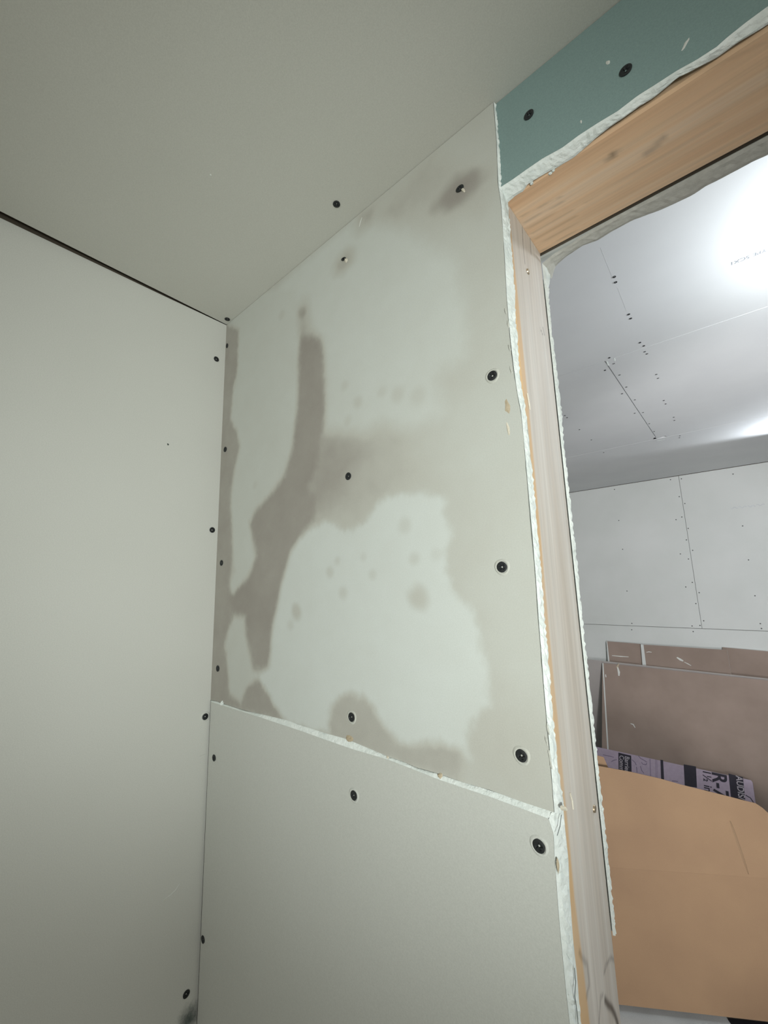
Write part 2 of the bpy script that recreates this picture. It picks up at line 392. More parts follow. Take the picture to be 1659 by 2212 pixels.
def vnoise(x, z, f, seed):
    r = np.random.default_rng(seed); s = np.zeros_like(x)
    for k in range(6):
        a = r.uniform(0, 6.28); q = f * r.uniform(0.6, 1.7); s += np.sin(q * (x * math.cos(a) + z * math.sin(a)) + r.uniform(0, 6.28))
    return s / 6
jit = 0.0024 * vnoise(X, Z, 260, 1) + 0.0016 * vnoise(X, Z, 620, 2) + 0.0012 * vnoise(X, Z, 1100, 3)
def inside(poly, soft): d = pip(X, Z, wallpoly(poly)) + jit; s = np.clip(0.5 - d / (2 * soft), 0, 1); return s * s * (3 - 2 * s)
field = 0.47 - 0.07 * np.clip((X - 0.33) / 0.13, 0, 1)
# paler dry zones
A = [(640, 660), (560, 660), (660, 560), (760, 478), (830, 480), (880, 500), (985, 560), (1000, 640), (1005, 690)] + c6((1180, 240), (1165, 350), (1120, 385), (1080, 402), (1045, 450), (1060, 540), (1080, 610), (1000, 650), (890, 678), (850, 658), (820, 645), (790, 650), (730, 690), (640, 685), (545, 690), (545, 560), (540, 350), (530, 280), (470, 232), (462, 150))
a_ = inside(A, 0.014)
C = c6((480, 1130), (540, 1090)) + c7((590, 70), (630, 100), (680, 85), (730, 50), (770, -10), (820, -57), (900, -67), (960, -72), (1060, -62), (1090, -30), (1075, 10), (1115, 120), (1080, 200), (1090, 290), (1110, 350), (1160, 410), (1210, 470), (1240, 580), (1245, 640), (1270, 710), (1275, 850), (1285, 885), (1240, 900), (1195, 980), (1175, 1010), (1180, 1080), (1195, 1120), (1150, 1075), (1060, 1040), (930, 1050), (880, 1040), (830, 990), (790, 940), (760, 880), (720, 835), (650, 822), (600, 840), (570, 890), (555, 960), (560, 1000), (480, 985), (370, 950), (320, 880), (270, 790), (235, 745), (290, 715), (300, 640), (310, 520), (330, 440), (350, 330), (370, 270), (390, 190), (430, 130))
c_ = inside(C, 0.0055)
B = c6((90, 180), (150, 130), (250, 60), (410, 60), (425, 290), (415, 620), (390, 780), (350, 900), (290, 980), (220, 1060), (205, 1120)) + c7((205, 60), (225, 180), (230, 230), (190, 310), (130, 388), (115, 340), (140, 280), (130, 200), (125, 50)) + c6((120, 1000), (135, 900), (145, 830), (162, 740), (130, 680), (105, 560))
b_ = inside(B, 0.007)
B2 = c7((140, 490), (185, 490), (185, 560), (215, 700), (240, 750), (190, 810), (165, 862), (115, 820), (105, 730), (85, 620), (110, 530))
b2 = inside(B2, 0.005)
D = c6((435, 268), (480, 262), (522, 272), (538, 340), (545, 600), (530, 720), (505, 850), (470, 930), (500, 1000), (490, 1075)) + c7((480, 60), (430, 130), (385, 210), (350, 330), (330, 440), (305, 560), (300, 700), (260, 722), (220, 715), (190, 560), (185, 480), (130, 470), (112, 400), (150, 360), (200, 305), (236, 210), (218, 120), (205, 50)) + c6((210, 1100), (230, 1045), (300, 970), (365, 880), (398, 760), (420, 560), (428, 330))
d_ = inside(D, 0.008)
E2 = [(480, 695), (516, 712), (514, 790), (503, 850), (498, 905), (512, 932), (518, 968), (508, 1005), (500, 1050), (498, 1090)] + c7((125, 50), (130, 200), (115, 340), (130, 400), (130, 480), (95, 600), (110, 740), (115, 830), (165, 870), (190, 800), (255, 752), (310, 850), (365, 955), (200, 910), (20, 860))
e_ = inside(E2, 0.006)
G = c7((560, 1010), (555, 930), (585, 850), (650, 815), (720, 832), (765, 890), (800, 960), (860, 1045), (950, 1060), (1080, 1045), (1160, 1085), (1150, 1220), (900, 1150), (640, 1040))
g_ = inside(G, 0.007)
T = [(790, 505), (855, 430), (930, 340), (1010, 360), (1065, 400), (1040, 470), (960, 470), (880, 455), (820, 520)]
t_ = inside(T, 0.016)
mid_band = inside(c6((545, 690), (900, 690), (960, 900), (760, 1010), (560, 1070), (470, 1100), (470, 900)), 0.02)
field = field + 0.10 * mid_band + 0.13 * t_
field = field * (1 - a_) + 0.17 * a_
field = field * (1 - b_) + 0.26 * b_
field = field * (1 - b2) + 0.30 * b2
field = field * (1 - e_) + 0.72 * e_
d_soft = inside(c6((500, 640), (600, 700), (720, 800), (640, 930), (560, 1010), (480, 1060), (440, 900), (470, 700)), 0.022)
field = field + 0.15 * d_soft * (1 - c_)
tail = inside([(650, 640), (664, 640), (690, 745), (650, 745)], 0.010); field = field + 0.16 * tail
field = field * (1 - d_) + (0.80 - 0.08 * vnoise(X, Z, 45, 21)) * d_
field = field * (1 - g_) + 0.60 * g_
field = field * (1 - c_ * (1 - 0.5 * d_)) + 0.03 * c_ * (1 - 0.5 * d_)
def spot(u, v, rx, ry, amt, power=1.0):
    global field
    p = on_y(u, v); d = np.hypot((X - p[0]) / rx, (Z - p[2]) / ry) + 0.18 * vnoise(X, Z, 240, int(u)); s = np.clip(1.25 - d, 0, 1) ** power; field = field + amt * s * s * (3 - 2 * s)
for (u, v), r, am in [(c7((960, 395))[0], 0.0145, 0.42), (c7((415, 460))[0], 0.012, 0.42), (c7((625, 375))[0], 0.009, 0.26), (c7((565, 280))[0], 0.008, 0.26), (c7((600, 230))[0], 0.006, 0.2), (c7((755, 295))[0], 0.007, 0.2), (c7((945, 220))[0], 0.008, 0.25), (c7((900, 70))[0], 0.010, 0.22), (c7((1045, 205))[0], 0.008, 0.16), (c7((715, 215))[0], 0.006, 0.16), (c7((390, 520))[0], 0.008, 0.18), (c6((690, 560))[0], 0.009, 0.22), (c6((870, 520))[0], 0.011, 0.2), (c6((960, 530))[0], 0.013, 0.16), (c6((630, 485))[0], 0.008, 0.16), (c6((645, 640))[0], 0.008, 0.16), (c6((800, 510))[0], 0.008, 0.14), (c6((350, 165))[0], 0.009, 0.14), (c6((440, 150))[0], 0.012, 0.2), (c6((230, 930))[0], 0.007, 0.12)]:
    spot(u, v, r, r, am)
spot(743, 565, 0.024, 0.020, 0.42); spot(990, 412, 0.034, 0.020, 0.30); spot(783, 485, 0.022, 0.018, 0.2)
spot(1090, 1600, 0.05, 0.05, 0.08); spot(1150, 1300, 0.05, 0.10, -0.05); spot(1050, 930, 0.06, 0.05, -0.08)
field += 0.03 * vnoise(X, Z, 60, 11); field = np.clip(field, 0, 1)
VV = np.stack([X.ravel(), np.zeros(X.size), Z.ravel()], 1)
idx = np.arange(NX * NZ).reshape(NZ, NX)
FF = np.stack([idx[:-1, :-1], idx[:-1, 1:], idx[1:, 1:], idx[1:, :-1]], -1).reshape(-1, 4)
# back and sides of the board
rim = np.concatenate([idx[0, :], idx[1:, -1], idx[-1, -2::-1], idx[-2:0:-1, 0]]); nb = len(VV)
VV = np.concatenate([VV, VV[rim] + np.array([0, 0.0125, 0])]); k = len(rim)
side = [(rim[i], nb + i, nb + (i + 1) % k, rim[(i + 1) % k]) for i in range(k)]
pu = pyd('drywall_panel', VV, [tuple(x) for x in FF] + side, 'damp_paper', wr)
set_attr(pu, 'damp', np.concatenate([field.ravel(), np.full(k, 0.4)]))
NF = (0, -1, 0)
for u, v, rg, sq in ((994, 408, 0, 0.8), (743, 560, 0, 0.5), (1064, 812, 1, 1), (753, 1029, 0, 1), (1085, 1225, 1, 1), (760, 1549, 1, 1), (1127, 1632, 1, 1), (491, 747, 0, 0.7), (487, 971, 0, 1), (479, 1216, 0, 1), (471, 1444, 0, 1)):
    put_screw(on_y(u, v), NF, pu, ring='paper_ring' if rg else None, squash=sq)
flake('torn_paper', on_y(748, 563), NF, 0.0032, 'torn', pu, (0.7, 1.3), 0.4, 0.0026, 11)
flake('torn_paper', on_y(1001, 411), NF, 0.0026, 'torn', pu, (0.6, 1.3), 0.5, 0.0024, 12)
flake('torn_paper', on_y(1096, 879), NF, 0.0042, 'tan_core', pu, (0.55, 1.5), 0.1, 0.0004, 13)
flake('torn_paper', on_y(1097, 925), NF, 0.0036, 'torn', pu, (0.35, 1.6), 0.1, 0.0005, 14)
flake('torn_paper', on_y(755, 1596), NF, 0.0046, 'tan_core', pu, (1.35, 0.8), 0.2, 0.0012, 15)
flake('torn_paper', on_y(951, 1676), NF, 0.0028, 'tan_core', pu, (1.0, 0.9), 0.2, 0.0018, 16)
flake('torn_paper', on_y(838, 1637), NF, 0.0022, 'torn', pu, (1.0, 0.8), 0.2, 0.0012, 17)
flake('plaster_crumb', on_y(481, 1519), NF, 0.0034, 'gypsum', pu, (0.9, 1.0), 0.2, 0.0035, 18)
for i, (u, v) in enumerate(((1095, 672), (1101, 700), (1104, 752), (1107, 800), (1187, 1575), (1184, 1600), (1190, 1630), (1193, 1650))):
    flake('torn_paper', on_y(u - 3, v), NF, 0.0024, 'paper_ring', pu, (0.4, 1.7), 0.15, 0.0010, 30 + i)
ribbon('crease', [on_y(u, v) for u, v in ((776, 490), (779, 478), (782, 470))], NF, 0.002, 'chalk', pu)
back_px = [(1072, 230), (1078, 300), (1084, 400), (1097, 438), (1100, 480), (1106, 560), (1112, 640), (1113, 700), (1118, 750), (1122, 800), (1127, 850), (1133, 890), (1139, 950), (1146, 1000), (1154, 1080), (1160, 1160), (1168, 1250), (1174, 1340), (1180, 1400), (1188, 1500), (1196, 1600), (1203, 1660), (1211, 1700), (1217, 1733), (1213, 1757)]
BK = np.array([on_x(u, v, XJ) for u, v in back_px]); BK[0, 2] = top_y0
NXp = (1, 0, 0)
strip('gypsum_edge', FR, BK, 'gypsum', pu, NXp, 0.0016, jag=0.0009, crumb=0.0008, seed=3)
# lower board, standing a little proud
low = [tuple(p) for p in SL]
r_low_px = [(1192, 1772), (1195, 1800), (1197, 1850), (1200, 1890), (1205, 1960), (1212, 2040), (1222, 2140), (1230, 2212), (1240, 2290), (1252, 2400)]
RL = np.array([on_y(u, v, PROUD) for u, v in r_low_px]); RL[:, 0] = np.clip(RL[:, 0], XJ - 0.009, XJ + 0.001); RL[0] = SL[-1]
poly = [(0.0045, PROUD, 0.0)] + [(max(p[0], 0.0038), p[1], p[2]) for p in low] + [tuple(p) for p in RL[1:]] + [(RL[-1, 0], PROUD, 0.0)]
plow = slab('drywall_panel', poly, (0, 0.0125 - PROUD - 0.0002, 0), 'paper_low', wr)
for u, v, rg in ((463, 1637, 0), (765, 1718, 1), (1165, 1827, 1), (439, 2029, 0)):
    put_screw(on_y(u, v, PROUD), NF, plow, ring='paper_low' if rg else None)
strip('gypsum_edge', SL, ST + np.array([0, 0.0006, -0.0004]), 'gypsum', plow, (0, 0, 1), 0.0003, jag=0.0005, crumb=0.00015, seed=6, cols=4, step=0.004)
rb_px = [(1217, 1752), (1220, 1790), (1226, 1850), (1231, 1940), (1238, 2030), (1246, 2110), (1254, 2212), (1262, 2290), (1275, 2400)]
RB = np.array([on_x(u, v, XJ) for u, v in rb_px]); RL = RL.copy(); RLs = np.concatenate([[RL[0] + np.array([0.002, 0.001, 0.004])], RL]); RBs = np.concatenate([[RB[0] + np.array([0, 0, 0.004])], RB])
strip('gypsum_edge', RLs, RBs, 'gypsum', plow, NXp, 0.0016, jag=0.0005, crumb=0.0007, seed=8)
flake('torn_paper', on_y(1213, 1744, 0.004), NXp, 0.0030, 'torn', plow, (1.3, 0.6), -0.5, 0.004, 51)
flake('torn_paper', on_y(1203, 1868, PROUD) + np.array([0.0006, 0, 0]), NXp, 0.0034, 'tan_core', plow, (0.6, 1.5), 0.1, 0.001, 52)
ribbon('crack', [on_x(u, v, XJ + 0.0022) for u, v in ((1240, 2090), (1243, 2120), (1241, 2150), (1246, 2185), (1249, 2225))], NXp, 0.0010, 'smudge', plow)
ribbon('crack', [on_x(u, v, XJ + 0.0022) for u, v in ((1212, 1760), (1209, 1785), (1203, 1805))], NXp, 0.0008, 'smudge', plow)
# green board above the doorway
def c1(*p): return [(950 + u / 2.34, v / 2.34) for u, v in p]
YG = 0.0030
tg = c1((315, 940), (370, 905), (430, 862), (520, 800), (620, 745), (700, 685), (800, 620), (900, 560), (1000, 483), (1100, 420), (1200, 355), (1300, 300), (1400, 235), (1450, 190), (1550, 110), (1659, 30))
TG = np.array([on_y(u, v, YG) for u, v in tg]); TG[0, 0] = XJ + 0.001
TG = np.concatenate([TG, [[0.80, YG, TG[-1, 2]], [XD + 0.05, YG, ZH + 0.001]]])
pg = slab('drywall_panel', [(XJ + 0.001, YG, ZN - 0.0005)] + [tuple(p) for p in TG] + [(XD + 0.05, YG, ZN - 0.0005)], (0, 0.0010, 0), 'paper_green', wr)
box('board_core', (XJ + 0.001, YG + 0.0010, ZH + 0.007), (XD + 0.05, 0.0124, ZN - 0.0005), 'gypsum', pg)
pg['label'] = 'green moisture resistant board'
for u, v in ((1143, 249), (1352, 153)): put_screw(on_y(u, v, YG), NF, pg)
flake('plaster_crumb', on_y(1314, 135, YG), NF, 0.0020, 'chalk', pg, (0.7, 1.3), 0.2, 0.0005, 60)
flake('plaster_crumb', on_y(1480, 97, YG), NF, 0.0026, 'chalk', pg, (0.5, 1.6), -0.6, 0.0005, 61)
flake('plaster_crumb', on_y(1255, 263, YG), NF, 0.0013, 'chalk', pg, (0.6, 1.3), 0.2, 0.0005, 62)
wg = c1((345, 1022), (380, 990), (420, 965), (440, 930), (500, 893), (560, 862), (585, 850), (680, 790), (800, 690), (850, 650), (900, 615), (1000, 545), (1080, 500), (1200, 400), (1260, 370), (1400, 290), (1500, 220), (1600, 160), (1659, 125))
WG = np.array([on_z(u, v, ZH - 0.0004) for u, v in wg]); WG = np.concatenate([WG, [[0.80, 0.0127, ZH - 0.0004], [XD + 0.05, 0.0127, ZH - 0.0004]]])
strip('gypsum_edge', TG, WG, 'gypsum', pg, (0, -0.2, -0.98), 0.0012, jag=0.0006, crumb=0.0004, seed=12)
for u, v, s in ((1148, 396, 1), (1195, 368, 2), (1189, 374, 3)): flake('plaster_crumb', on_z(u, v, ZH), (0, 0, -1), 0.0018, 'gypsum', pg, h=0.0014, seed=70 + s)
# rest of the partition: framing, far face, far jamb side
box('stud_framing', (-1.65, YW0 + 0.0005, 0), (XJ - 0.0382, YW1, ZF), 'dark_void', wr)
box('header_framing', (XJ - 0.038, YW0 + 0.0005, ZH + 0.0385), (XD + 0.06, YW1, ZF), 'dark_void', wr)
box('stud_framing', (XD + 0.0385, YW0 + 0.0005, 0), (4.1, YW1, ZF), 'dark_void', wr)
box('drywall_panel', (XD, 0.0, 0), (2.2, YW0, ZN - 0.0005), 'paper_low', wr)
fo = c1((520, 1420), (560, 1350), (640, 1292), (720, 1240), (800, 1215), (860, 1175), (980, 1110), (1100, 1065), (1200, 1020), (1280, 985), (1340, 945), (1450, 890), (1580, 820), (1659, 785))
FO = np.array([on_z(u, v, ZH - 0.001) for u, v in fo]); FO[:, 1] = np.clip(FO[:, 1], 0.110, 0.135); FO[0] = (XJ + 0.001, 0.128, ZH - 0.014)
FO[1] = (XJ + 0.008, 0.124, ZH - 0.004)
FO = np.concatenate([FO, [[0.9, YB, ZH - 0.001], [XD, YB, ZH - 0.001]]])
FI = np.array([(XJ + 0.0005, YW1 + 0.001, ZH - 0.010), (XJ + 0.012, YW1 + 0.0060, ZH - 0.002), (XJ + 0.030, YW1 + 0.0065, ZH - 0.0004), (XJ + 0.050, YW1 + 0.0036, ZH), (XJ + 0.08, YW1 + 0.0026, ZH), (XD, YW1 + 0.0024, ZH)])
box('gap_backing', (XJ - 0.03, YW1 + 0.0003, ZH + 0.004), (XD + 0.03, YW1 + 0.0069, ZF - 0.004), 'dark_void', wr)
pfh = box('drywall_panel', (XJ - 0.02, YW1 + 0.007, ZH + 0.0015), (XD + 0.02, YB, ZF - 0.003), 'paper_far', wr)
strip('gypsum_edge', FI, FO, 'gypsum_dusty', pfh, (0, 0, -1), 0.0008, jag=0.0010, crumb=0.0003, seed=21, step=0.004)
pfl = box('drywall_panel', (-1.65, YW1 + 0.002, 0), (XJ - 0.012, YB, ZF - 0.003), 'paper_far', wr)
zz = np.linspace(ZH - 0.010, 1.333, 60)
wv = 0.0062 + 0.0030 * np.abs(wob(60, 1.0, 31)); wv[:4] = (0.026, 0.020, 0.014, 0.010); wv[-1] = 0.004
PI_ = np.array([(XJ, YW1 + 0.0006, z) for z in zz]); PO = np.array([(XJ, YW1 + a, z) for a, z in zip(wv, zz)])
strip('gypsum_edge', PI_, PO, 'gypsum', pfl, NXp, 0.0016, jag=0.0022, crumb=0.0008, seed=23, skirt=0.016)
box('drywall_panel', (XD + 0.001, YW1 + 0.002, 0), (4.1, YB, ZF - 0.003), 'paper_far', wr)

# ---- door opening: jamb stud and header
d1 = empty('door_1', (0, 0, 0), 'bare pine frame of the doorway with no door hung', 'door frame', 'structure')
def board_grid(name, mat, face, a0, a1, b0, b1, na, nb_, depth, parent, round_=0.0):
    """lumber: a fine grid on the face one sees, with rounded long edge, plus sides and back. face(a, b, h) -> point"""
    A_, B_ = np.meshgrid(np.linspace(a0, a1, na), np.linspace(b0, b1, nb_)); H = np.zeros(A_.shape)
    if round_:
        d = np.minimum(A_ - a0, a1 - A_); q = np.clip(1 - d / round_, 0, 1); H = -round_ * (1 - np.sqrt(np.maximum(0, 1 - q * q)))
    P = np.array([face(a, b, h) for a, b, h in zip(A_.ravel(), B_.ravel(), H.ravel())]); ix = np.arange(na * nb_).reshape(nb_, na)
    f = np.stack([ix[:-1, :-1], ix[:-1, 1:], ix[1:, 1:], ix[1:, :-1]], -1).reshape(-1, 4); rm = np.concatenate([ix[0, :], ix[1:, -1], ix[-1, -2::-1], ix[-2:0:-1, 0]])
    off = np.array(face(0, 0, -depth)) - np.array(face(0, 0, 0)); n0 = len(P)
    P2 = P[rm].copy(); base = np.array(face(0, 0, -depth)); ax = int(np.argmax(np.abs(off))); P2[:, ax] = base[ax]
    P = np.concatenate([P, P2]); kk = len(rm)
    f = [tuple(x) for x in f] + [(rm[i], n0 + i, n0 + (i + 1) % kk, rm[(i + 1) % kk]) for i in range(kk)] + [tuple(n0 + i for i in range(kk))]
    o = pyd(name, P, f, mat, parent)
    bm = bmesh.new(); bm.from_mesh(o.data); bmesh.ops.recalc_face_normals(bm, faces=bm.faces[:]); bm.to_mesh(o.data); bm.free()
    return o, P
jb, JP = board_grid('jamb_stud', 'jamb_wood', lambda a, b, h: (XJ + h, a, b), YW0 + 0.0006, YW1, 0.0, ZH - 0.0004, 70, 900, 0.038, d1, 0.0022)
def polydist(P, lines):
    d = np.full(len(P), 1e9)
    for L in lines:
        L = np.asarray(L)
        for a, b in zip(L[:-1], L[1:]):
            e = b - a; t = np.clip(((P - a) @ e) / (e @ e + 1e-12), 0, 1); d = np.minimum(d, np.linalg.norm(P - a - t[:, None] * e, axis=1))
    return d
def jl(*p): return [on_x(1240 + u / 8.78, 1960 + v / 8.78, XJ) for u, v in p]
mark = np.zeros(len(JP))
def add_mark(P, L, wd, am):
    global mark
    mark = np.maximum(mark, am * np.clip(1.5 - polydist(P, [L]) / wd, 0, 1))
add_mark(JP, jl((570, 1230), (610, 1090), (700, 950), (770, 1010), (830, 1180), (880, 1500), (910, 1750), (930, 2212), (940, 2500)), 0.0013, 0.45)
add_mark(JP, jl((590, 1760), (640, 1840), (720, 1920), (780, 2050), (830, 2212), (860, 2500)), 0.0022, 0.85)
add_mark(JP, jl((470, 2250), (490, 1950), (500, 1720), (545, 1650)), 0.0012, 0.4)
add_mark(JP, jl((100, 850), (150, 960), (250, 1080), (290, 1450), (240, 1680)), 0.0018, 0.35)
add_mark(JP, [on_x(u, v, XJ) for u, v in ((1167, 710), (1172, 722))], 0.0008, 0.6)
add_mark(JP, [on_x(u, v, XJ) for u, v in ((1173, 708), (1176, 724))], 0.0008, 0.6)
add_mark(JP, [on_x(u, v, XJ) for u, v in ((1128, 485), (1130, 530), (1134, 570))], 0.0009, 0.5)
add_mark(JP, [on_x(u, v, XJ) for u, v in ((1144, 505), (1147, 550))], 0.0009, 0.5)
set_attr(jb, 'mark', mark)
ey = np.interp(JP[:, 2], np.linspace(0, 2, 80), wob(80, 0.0022, 40)); dust = np.interp(JP[:, 2], np.linspace(0, 2, 160), np.clip(0.85 + wob(160, 0.25, 41), 0.3, 1))
edge_reach = np.interp(JP[:, 2], [1.2, 1.30, 1.40, 1.9, 1.99], [0.026, 0.023, 0.013, 0.010, 0.006])  # how far the fresh orange edge reaches in, by height
set_attr(jb, 'edge', np.clip((YW0 + edge_reach + ey - JP[:, 1]) / 0.0035, 0, 1) * dust)
def nail(P, n, parent):
    o = bpy.data.objects.new('nail_head', NAIL); COL.objects.link(o); o.parent = parent; o.location = Vector(P) + Vector(n) * 0.0006; o.rotation_euler = orient(n)
bm = bmesh.new(); bmesh.ops.create_cone(bm, cap_ends=True, segments=16, radius1=0.0030, radius2=0.0026, depth=0.0012); NAIL = bpy.data.meshes.new('nail_head'); bm.to_mesh(NAIL); bm.free(); NAIL.materials.append(MAT['nail_steel'])
nail(on_x(1140, 587, XJ), NXp, jb); nail(on_x(1283, 1747, XJ), NXp, jb)
ribbon('splinter', [on_x(u, v, XJ) for u, v in ((1230, 1712), (1235, 1728), (1237, 1748))], NXp, 0.0016, 'torn', jb, 0.0008)
ribbon('splinter', [on_x(u, v, XJ) for u, v in ((1138, 850), (1142, 870), (1144, 885))], NXp, 0.0016, 'torn', jb, 0.0008)
hd, HP = board_grid('header_board', 'header_wood', lambda a, b, h: (b, a, ZH - h), YW0 + 0.0006, YW1, XJ - 0.038, XD + 0.038, 40, 200, 0.038, d1, 0.0016)
mark = np.zeros(len(HP))
def hz(*p): return [on_z(u, v, ZH) for u, v in p]
add_mark(HP, hz((1320, 340), (1326, 332)), 0.0028, 0.55); add_mark(HP, hz((1395, 332), (1415, 318), (1430, 300)), 0.0030, 0.30)
for i in range(7): add_mark(HP, hz((1122 + 8 * i, 470 + 12 * i), (1150 + 9 * i, 455 + 11 * i), (1210 + 9 * i, 425 + 10 * i)), 0.0007, 0.22)
add_mark(HP, hz((1260, 440), (1400, 355), (1560, 262)), 0.0008, 0.14); add_mark(HP, hz((1300, 265), (1460, 180), (1659, 90)), 0.0012, 0.12)
set_attr(hd, 'mark', mark); set_attr(hd, 'edge', np.zeros(len(HP)))
box('jamb_stud', (XD, YW0 + 0.0006, 0), (XD + 0.038, YW1, ZH - 0.0004), 'header_wood', d1, 0.002)

# ---- far room: ceiling boards, back wall boards
cf = empty('ceiling.001', (0, 0, 0), 'white drywall ceiling of the room beyond the doorway', 'ceiling', 'structure')
box('joist_deck', (-1.75, YW1, ZF + 0.014), (4.2, YF + 0.12, ZF + 0.10), 'dark_void', cf)
G2 = 0.0016
J1, J2, XB = 2.561, 1.345, 0.320
def cpanel(x0, x1, y0, y1, notch=None):
    P = [(x0, y0, ZF), (x1, y0, ZF), (x1, y1, ZF), (x0, y1, ZF)]
    if notch: P = notch
    return slab('drywall_panel', P, (0, 0, 0.0127), 'paper_far_ceiling', cf)
c_near = cpanel(-1.65, 4.1, YB + 0.001, J2 - 0.0009)
c_l = cpanel(-1.65, XB - G2, J2 + 0.0009, J1 - G2)
slot = [on_z(1412, 950, ZF), on_z(1441, 943.5, ZF)]
c_r = cpanel(0, 0, 0, 0, [(XB + G2, J2 + 0.0003, ZF - 0.0005), (4.1, J2 + 0.0003, ZF - 0.0005), (4.1, J1 - G2, ZF), (slot[1][0], J1 - G2, ZF), (slot[1][0] - 0.004, J1 - 0.030, ZF), (slot[0][0] + 0.006, J1 - 0.036, ZF), (slot[0][0], J1 - 0.012, ZF), (XB + G2, J1 - G2, ZF)])
c_b = cpanel(-1.65, 4.1, J1 + G2, YF - 0.001)
ribbon('torn_paper', [on_z(u, v, ZF) for u, v in ((1419, 952.3), (1427, 951.0), (1436, 948.8))], (0, 0, -1), 0.016, 'gypsum', c_b, 0.001)
ribbon('torn_paper', [on_z(u, v, ZF) for u, v in ((1311, 780), (1313, 786), (1315, 789), (1319, 787))], (0, 0, -1), 0.009, 'gypsum', c_l, 0.001)
ribbon('torn_paper', [on_z(u, v, ZF) for u, v in ((1326, 773), (1328, 777), (1328, 780))], (0, 0, -1), 0.011, 'gypsum', c_near, 0.001)
ribbon('torn_paper', [on_z(u, v, ZF) for u, v in ((1314, 779), (1320, 776), (1325, 774))], (0, 0, -1), 0.003, 'smudge', c_near, 0.0004)
ribbon('pencil_line', [on_z(u, v, ZF) for u, v in ((1297, 535), (1313, 575), (1322, 597))], (0, 0, -1), 0.0014, 'ink_faint', c_near, 0.0001, False)
ribbon('pencil_line', [on_z(u, v, ZF) for u, v in ((1334, 622), (1345, 650), (1353, 672))], (0, 0, -1), 0.0014, 'ink_faint', c_near, 0.0001, False)
for u, v in [(577, 319), (586, 357), (678, 583), (692, 612), (757, 782), (784, 805), (790, 846), (806, 861), (541, 889), (572, 930), (511, 977), (613, 1010), (661, 1095), (631, 1142), (721, 1185), (779, 1274), (720, 1280), (823, 1353), (857, 1408), (872, 1006), (884, 1033), (925, 1190), (938, 1214), (228, 1296), (244, 1311), (331, 1395), (415, 1468), (502, 1557), (995, 1308), (1000, 1330), (1038, 1438), (1035, 1452)]:
    p = on_z(1150 + u / 3.2593, 500 + v / 3.26, ZF); par = c_near if p[1] < J2 else c_b if p[1] > J1 else c_l if p[0] < XB else c_r
    put_screw(p, (0, 0, -1), par, far=True)
# printed line along the ceiling board, upside down from the doorway
q0, q1 = on_z(1662, 531, ZF), on_z(1588, 562, ZF)
text('printed_lettering', 'TYPE 5CX1', q0 + np.array([0.006, 0.006, 0]), (-1, -0.02, 0), (0.02, -1, 0) if False else (-0.02, 1, 0), 0.020, 'ink', c_near, 0.0003, 0.85)

wb = empty('wall_back', (0, 0, 0), 'white drywall back wall of the room beyond the doorway', 'wall', 'structure')
box('stud_framing', (-1.75, YF + 0.0137, 0), (4.2, YF + 0.10, ZF + 0.01), 'dark_void', wb)
xs = float(on_y(1493, 1205, YF)[0]); ZS = 1.2196
w_l = slab('drywall_panel', [(-1.65, YF, ZS + G2), (xs - 0.0012, YF, ZS + G2), (xs - 0.0012, YF, ZF - 0.004), (-1.65, YF, ZF - 0.004)], (0, 0.0127, 0), 'paper_far', wb)
w_r = slab('drywall_panel', [(xs + 0.0012, YF, ZS + G2), (4.1, YF, ZS + G2), (4.1, YF, ZF - 0.004), (xs + 0.0012, YF, ZF - 0.004)], (0, 0.0127, 0), 'paper_far', wb)
w_d = slab('drywall_panel', [(-1.65, YF, 0), (4.1, YF, 0), (4.1, YF, ZS - G2), (-1.65, YF, ZS - G2)], (0, 0.0127, 0), 'paper_far', wb)
for u, v in [(460, 207), (898, 131), (983, 124), (1386, 87), (494, 449), (966, 263), (1010, 317), (941, 443), (986, 422), (1036, 511), (1022, 601), (1071, 682), (975, 710), (1038, 750), (1461, 492), (524, 674), (1507, 757), (1068, 932), (1017, 968), (1122, 1013), (558, 1000), (1557, 1037), (1096, 1098), (1157, 1232), (596, 1252), (1066, 1273), (1128, 1268), (595, 1302), (1075, 1316), (1599, 1254), (1608, 1292)]:
    p = on_y(1200 + u / 3.6144, 1000 + v / 3.6133, YF); par = w_d if p[2] < ZS else (w_l if p[0] < xs else w_r)
    put_screw(p, NF, par, far=True)
for a, b, s in ((1370, 1425, 353), (1430, 1490, 347), (1500, 1560, 340), (1568, 1632, 330)):
    ribbon('pencil_scribble', [on_y(1200 + (a + (b - a) * t) / 3.614, 1000 + (s - 5 * t + 6 * math.sin(9 * t + a)) / 3.613, YF) for t in np.linspace(0, 1, 9)], NF, 0.006, 'ink_faint', w_r, 0.0001, False)
# ---- walls that close the two rooms outside the picture
tag(box('wall_rear', (-0.10, -1.70, 0), (2.3, -1.605, ZN + 0.1), 'framing'), 'unfinished wooden wall behind the viewer in the bathroom', 'wall', 'structure')
tag(box('wall_side', (2.205, -1.60, 0), (2.30, -0.001, ZN + 0.01), 'framing'), 'unfinished wooden wall at the right end of the bathroom', 'wall', 'structure')
tag(box('wall_west', (-1.75, YB, 0), (-1.655, YF + 0.013, ZF + 0.01), 'paper_far'), 'white drywall wall at the left end of the far room', 'wall', 'structure')
tag(box('wall_east', (4.105, YB, 0), (4.20, YF + 0.013, ZF + 0.01), 'paper_far'), 'white drywall wall at the right end of the far room', 'wall', 'structure')

